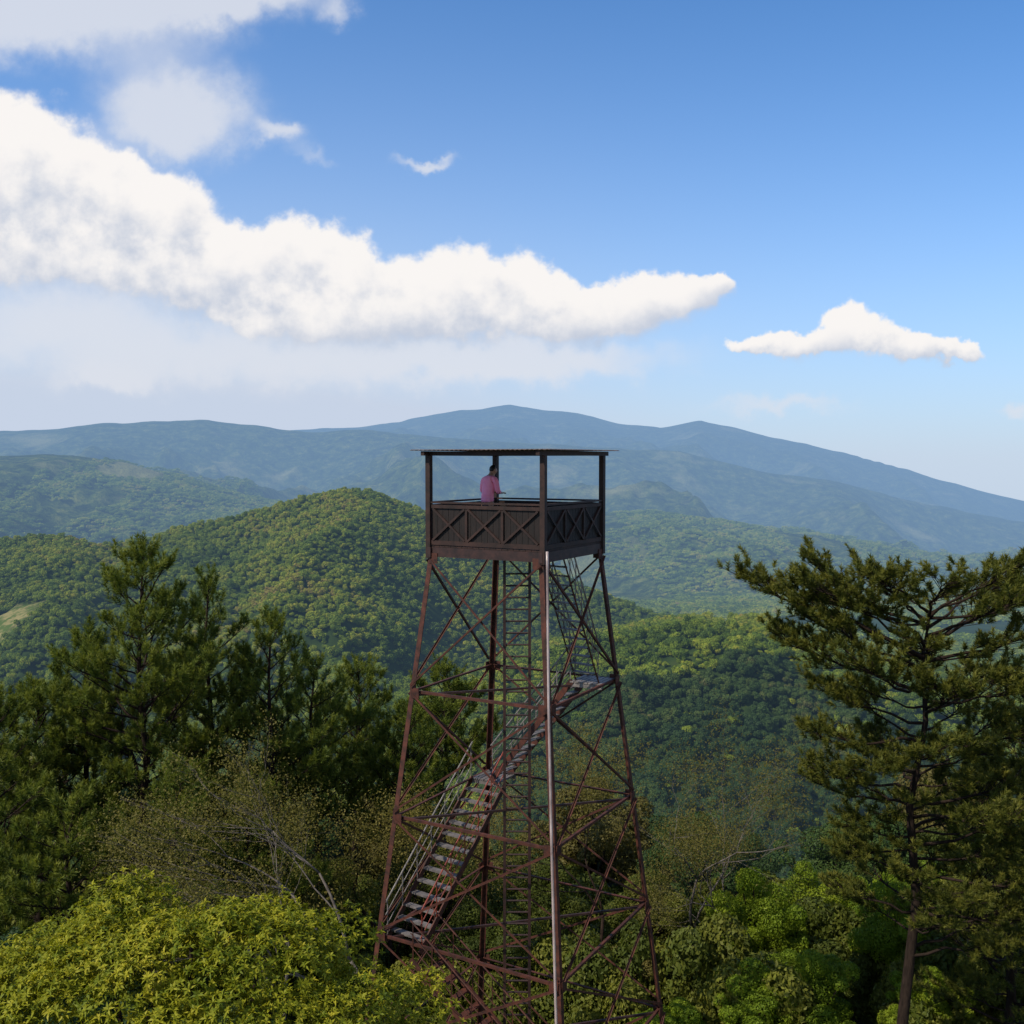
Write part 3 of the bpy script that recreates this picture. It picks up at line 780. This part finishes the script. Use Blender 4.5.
# ------------------------------------------------------------------ person
M_skin = solid_mat("skin", (0.32, 0.17, 0.11), (0.36, 0.2, 0.13), 10, 0.5, bump=0)
M_shirt = solid_mat("pink_cotton", (0.96, 0.26, 0.38), (0.99, 0.34, 0.46), 9, 0.9, bump=0.4)
M_trous = solid_mat("dark_trousers", (0.02, 0.022, 0.03), (0.035, 0.035, 0.045), 9, 0.9)
M_hair = solid_mat("black_hair", (0.01, 0.008, 0.007), (0.02, 0.015, 0.012), 30, 0.5)
M_shoe = solid_mat("shoe_leather", (0.03, 0.02, 0.015), (0.05, 0.03, 0.02), 10, 0.5)
person = empty("person", (-0.60, 24.9, ZF), "person in a pink shirt looking down at the railing", "person")
person.rotation_euler = (0, 0, math.radians(-40)); person.scale = (1.04, 1.04, 1.04)
def skin_obj(name, V, E, R_, mat, sub=2, root=0):
    me = bpy.data.meshes.new(name); me.from_pydata(V, E, []); me.materials.append(mat)
    o = link(bpy.data.objects.new(name, me)); o.parent = person
    md = o.modifiers.new("skin", 'SKIN'); md.use_smooth_shade = True
    for i, sv in enumerate(me.skin_vertices[0].data):
        r_ = R_[i]; sv.radius = r_ if isinstance(r_, tuple) else (r_, r_); sv.use_root = (i == root)
    s = o.modifiers.new("sub", 'SUBSURF'); s.levels = sub; s.render_levels = sub
    return o
V = [(0,0,.93),(0,.02,1.12),(0,.06,1.32),(0,.10,1.45),(0,.15,1.53),(0,.19,1.60),(0,.235,1.665),(0,.25,1.71)]
Rr = [(.15,.11),(.135,.10),(.155,.11),(.09,.075),(.055,.055),(.075,.085),(.078,.095),(.05,.06)]
E = [(i, i + 1) for i in range(7)]
def add(p, v, r_):
    V.append(v); Rr.append(r_); E.append((p, len(V) - 1)); return len(V) - 1
add(5, (0, .30, 1.60), .014)
for s_ in (-1, 1):
    add(5, (s_ * .085, .19, 1.605), .014)
    sh = add(3, (s_ * .18, .08, 1.42), .06); el = add(sh, (s_ * .25, .09, 1.14), .045); wr = add(el, (s_ * .15, .33, 1.10), .028)
    pm = add(wr, (s_ * .13, .40, 1.10), (.038, .018))
    for fi, (dx, ln) in enumerate(((-.03, .07), (-.01, .08), (.01, .075), (.03, .06))):
        k1 = add(pm, (s_ * .13 + dx, .44, 1.105), .009); k2 = add(k1, (s_ * .13 + dx, .44 + ln * .5, 1.10), .008); add(k2, (s_ * .13 + dx, .44 + ln * .75, 1.075), .007)
    t1 = add(wr, (s_ * .13 - s_ * .045, .375, 1.115), .010); add(t1, (s_ * .13 - s_ * .06, .41, 1.12), .008)
    hp = add(0, (s_ * .095, 0, .86), .085); kn = add(hp, (s_ * .11, .03, .49), .058); an = add(kn, (s_ * .115, -.02, .09), .038); add(an, (s_ * .13, .12, .045), (.04, .03))
skin_obj("body", V, E, Rr, M_skin)
V = [(0,-.005,.86),(0,.0,.95),(0,.02,1.12),(0,.06,1.32),(0,.095,1.44),(0,.12,1.485)]; Rr = [(.185,.14),(.18,.135),(.17,.13),(.19,.135),(.11,.09),(.07,.065)]; E = [(i, i + 1) for i in range(5)]
for s_ in (-1, 1):
    sh = add(4, (s_ * .18, .08, 1.415), .078); el = add(sh, (s_ * .25, .09, 1.14), .062); add(el, (s_ * .20, .22, 1.12), .055)
skin_obj("shirt", V, E, Rr, M_shirt)
V = [(0,0,.93),(0,0,.86)]; Rr = [(.16,.12),(.15,.12)]; E = [(0, 1)]
for s_ in (-1, 1):
    hp = add(1, (s_ * .1, 0, .80), .098); kn = add(hp, (s_ * .11, .03, .49), .075); add(kn, (s_ * .115, -.02, .11), .06)
skin_obj("trousers", V, E, Rr, M_trous)
V = [(0,.13,1.60),(0,.165,1.66),(0,.21,1.72),(0,.27,1.735)]; Rr = [(.06,.03),(.088,.06),(.085,.06),(.06,.035)]; E = [(0,1),(1,2),(2,3)]
skin_obj("hair", V, E, Rr, M_hair)
for s_ in (-1, 1):
    V = [(s_*.118,-.05,.05),(s_*.13,.06,.05),(s_*.135,.17,.035)]; Rr = [(.048,.045),(.05,.045),(.042,.03)]; E = [(0,1),(1,2)]
    skin_obj("shoe", V, E, Rr, M_shoe)

# ------------------------------------------------------------------ sky
w = bpy.data.worlds.new("World"); scene.world = w; w.use_nodes = True
nt = w.node_tree; nt.nodes.clear()
SUN_EL, SUN_AZ = 46.0, -122.0   # azimuth measured from +Y towards +X
out = N(nt, 'ShaderNodeOutputWorld')
sky = N(nt, 'ShaderNodeTexSky'); sky.sky_type = 'NISHITA'; sky.sun_disc = False
sky.sun_elevation = math.radians(SUN_EL); sky.sun_rotation = math.radians(SUN_AZ)
sky.altitude = 1200; sky.air_density = 1.0; sky.dust_density = 0.4; sky.ozone_density = 2.0
tc = N(nt, 'ShaderNodeTexCoord'); sep = N(nt, 'ShaderNodeSeparateXYZ'); nt.links.new(tc.outputs['Generated'], sep.inputs[0])
yy = math_n(nt, 'MAXIMUM', sep.outputs[1], 0.05)
u = math_n(nt, 'DIVIDE', sep.outputs[0], yy); v = math_n(nt, 'DIVIDE', sep.outputs[2], yy)
uv = N(nt, 'ShaderNodeCombineXYZ'); nt.links.new(u, uv.inputs[0]); nt.links.new(v, uv.inputs[1]); uv = uv.outputs[0]
def vm(op, a, b=None, c=None):
    n = N(nt, 'ShaderNodeVectorMath', operation=op)
    for i, q in enumerate((a, b, c)):
        if q is None: continue
        if isinstance(q, tuple): n.inputs[i].default_value = q
        else: nt.links.new(q, n.inputs[i])
    return n
def ncol(scale, detail, vec, rough=.55):
    n = N(nt, 'ShaderNodeTexNoise'); n.inputs['Scale'].default_value = scale; n.inputs['Detail'].default_value = detail; n.inputs['Roughness'].default_value = rough
    nt.links.new(vec, n.inputs['Vector']); return n.outputs['Color']
w1 = vm('MULTIPLY', vm('SUBTRACT', ncol(16, 1, uv), (.5, .5, .5)).outputs[0], (.030, .022, 0)).outputs[0]
nf = vm('SUBTRACT', ncol(34, 5, uv, .55), (.5, .5, .5)).outputs[0]
wv = vm('ADD', uv, vm('MULTIPLY_ADD', nf, (.048, .048, 0), w1).outputs[0]).outputs[0]
SD = (-.35, .95, 0)
def field(vec, blobs, lit=False):
    tot = None; ls = None
    for (x, y, rx, ry, wt) in blobs:
        sx, sy = 1024 / rx, 1024 / ry
        s = vm('MULTIPLY_ADD', vec, (sx, sy, 0), (-(x - 512) / 1024 * sx, -(EYE - y) / 1024 * sy, 0)).outputs[0]
        d = vm('DOT_PRODUCT', s, s).outputs['Value']
        e = math_n(nt, 'POWER', 0.36788, d)
        tot = math_n(nt, 'MULTIPLY', e, wt) if tot is None else math_n(nt, 'MULTIPLY_ADD', e, wt, tot)
        if lit:
            l = vm('DOT_PRODUCT', s, SD).outputs['Value']
            ls = math_n(nt, 'MULTIPLY', e, l) if ls is None else math_n(nt, 'MULTIPLY_ADD', e, l, ls)
    return (tot, math_n(nt, 'DIVIDE', ls, math_n(nt, 'ADD', tot, .02))) if lit else tot
BIG = [(-60,200,125,80,1),(18,165,56,50,1),(78,200,52,48,1),(40,265,130,34,1),(128,215,34,36,1),(178,222,44,40,1),(190,280,95,34,1),(250,262,38,34,1),(308,258,36,34,1),(300,318,95,34,1),(360,276,36,34,1),(410,322,95,32,1),(415,298,30,28,1),(468,282,38,34,1),(525,292,36,30,1),(560,326,90,28,1),(586,310,34,26,1),(630,308,30,26,1),(668,306,26,24,1),(700,300,22,22,1),(716,292,15,15,1),
       (855,326,26,22,1),(828,338,30,18,1),(790,346,40,13,1),(750,351,24,9,1),(893,344,34,19,1),(925,350,28,14,1),(955,357,26,10,1)]
SOFT = [(40,12,180,52,1.6),(210,0,110,28,1.3),(180,122,74,46,1.4),(288,142,26,14,.8),(345,22,16,14,.5),(425,168,34,8,.9),(110,380,38,14,.7),(780,406,90,12,.7),(1015,408,26,10,.8),(300,360,260,36,.9),(60,315,150,46,.9),(320,165,28,10,.5),(540,360,160,22,.7)]
def smooth(x, a, b):
    n = N(nt, 'ShaderNodeMapRange', interpolation_type='SMOOTHERSTEP')
    for k_, q in (('From Min', a), ('From Max', b)):
        if isinstance(q, (int, float)): n.inputs[k_].default_value = q
        else: nt.links.new(q, n.inputs[k_])
    nt.links.new(x, n.inputs['Value']); return n.outputs[0]
f1, lv = field(wv, BIG, True)
nl = vm('DOT_PRODUCT', nf, (1.5, -1.5, 0)).outputs['Value']
lv = math_n(nt, 'ADD', lv, nl)
lit = smooth(lv, -1.0, .5)
soft_top = math_n(nt, 'ADD', .60, math_n(nt, 'MULTIPLY', math_n(nt, 'SUBTRACT', 1, smooth(lv, -1.0, .0)), 1.5))
m1 = smooth(f1, .22, soft_top)
cl = mixc(nt, lit, (.53, .59, .71), (.95, .92, .90))
f3 = field(wv, SOFT); m3 = math_n(nt, 'MULTIPLY', smooth(f3, .1, 1.1), .85)
hz = math_n(nt, 'POWER', 0.36788, math_n(nt, 'POWER', math_n(nt, 'MULTIPLY', math_n(nt, 'MAXIMUM', v, 0), 4.8), 1.3))
leftw = smooth(u, .35, -.45)
hz = math_n(nt, 'MULTIPLY', hz, math_n(nt, 'ADD', .93, math_n(nt, 'MULTIPLY', leftw, .38)), clamp=True)
bg = N(nt, 'ShaderNodeBackground'); bg.inputs[1].default_value = 0.135
skc = mixc(nt, 1.0, sky.outputs[0], (0.47, 0.95, 1.33), 'MULTIPLY'); nt.links.new(skc, bg.inputs[0])
bh = N(nt, 'ShaderNodeBackground'); bh.inputs[0].default_value = (.57, .65, .79, 1)
bs = N(nt, 'ShaderNodeBackground'); bs.inputs[0].default_value = (.73, .76, .83, 1)
bc = N(nt, 'ShaderNodeBackground'); nt.links.new(cl, bc.inputs[0])
bb = N(nt, 'ShaderNodeBackground'); bb.inputs[0].default_value = (.66, .64, .62, 1)
def ms(f, a, b):
    m = N(nt, 'ShaderNodeMixShader'); nt.links.new(f, m.inputs[0]); nt.links.new(a, m.inputs[1]); nt.links.new(b, m.inputs[2]); return m.outputs[0]
s = ms(hz, bg.outputs[0], bh.outputs[0]); s = ms(m3, s, bs.outputs[0]); s = ms(m1, s, bc.outputs[0])
# unseen sky behind the camera: warm pale patches added to brighten the shadows
other = math_n(nt, 'MULTIPLY', smooth(sep.outputs[1], .25, -.25), smooth(noise_n(nt, tc.outputs['Generated'], 3.0, 3), .35, .6))
s = ms(math_n(nt, 'MULTIPLY', other, .75), s, bb.outputs[0])
nt.links.new(s, out.inputs[0])

sd = bpy.data.lights.new("sun", 'SUN'); sd.energy = 5.0; sd.angle = math.radians(0.53); sd.color = (1, .93, .80)
so = link(bpy.data.objects.new("sun", sd))
az, el = math.radians(SUN_AZ), math.radians(SUN_EL)
sv = Vector((math.sin(az) * math.cos(el), math.cos(az) * math.cos(el), math.sin(el)))
so.rotation_euler = sv.to_track_quat('Z', 'Y').to_euler(); so.location = (0, 0, 40)

cam = bpy.data.cameras.new("camera"); cam.lens = 36; cam.sensor_width = 36; cam.clip_start = 0.1; cam.clip_end = 60000
co = link(bpy.data.objects.new("camera", cam)); co.location = (0, 0, 0)
co.rotation_euler = (math.radians(90 - 2.907), 0, 0)
scene.camera = co
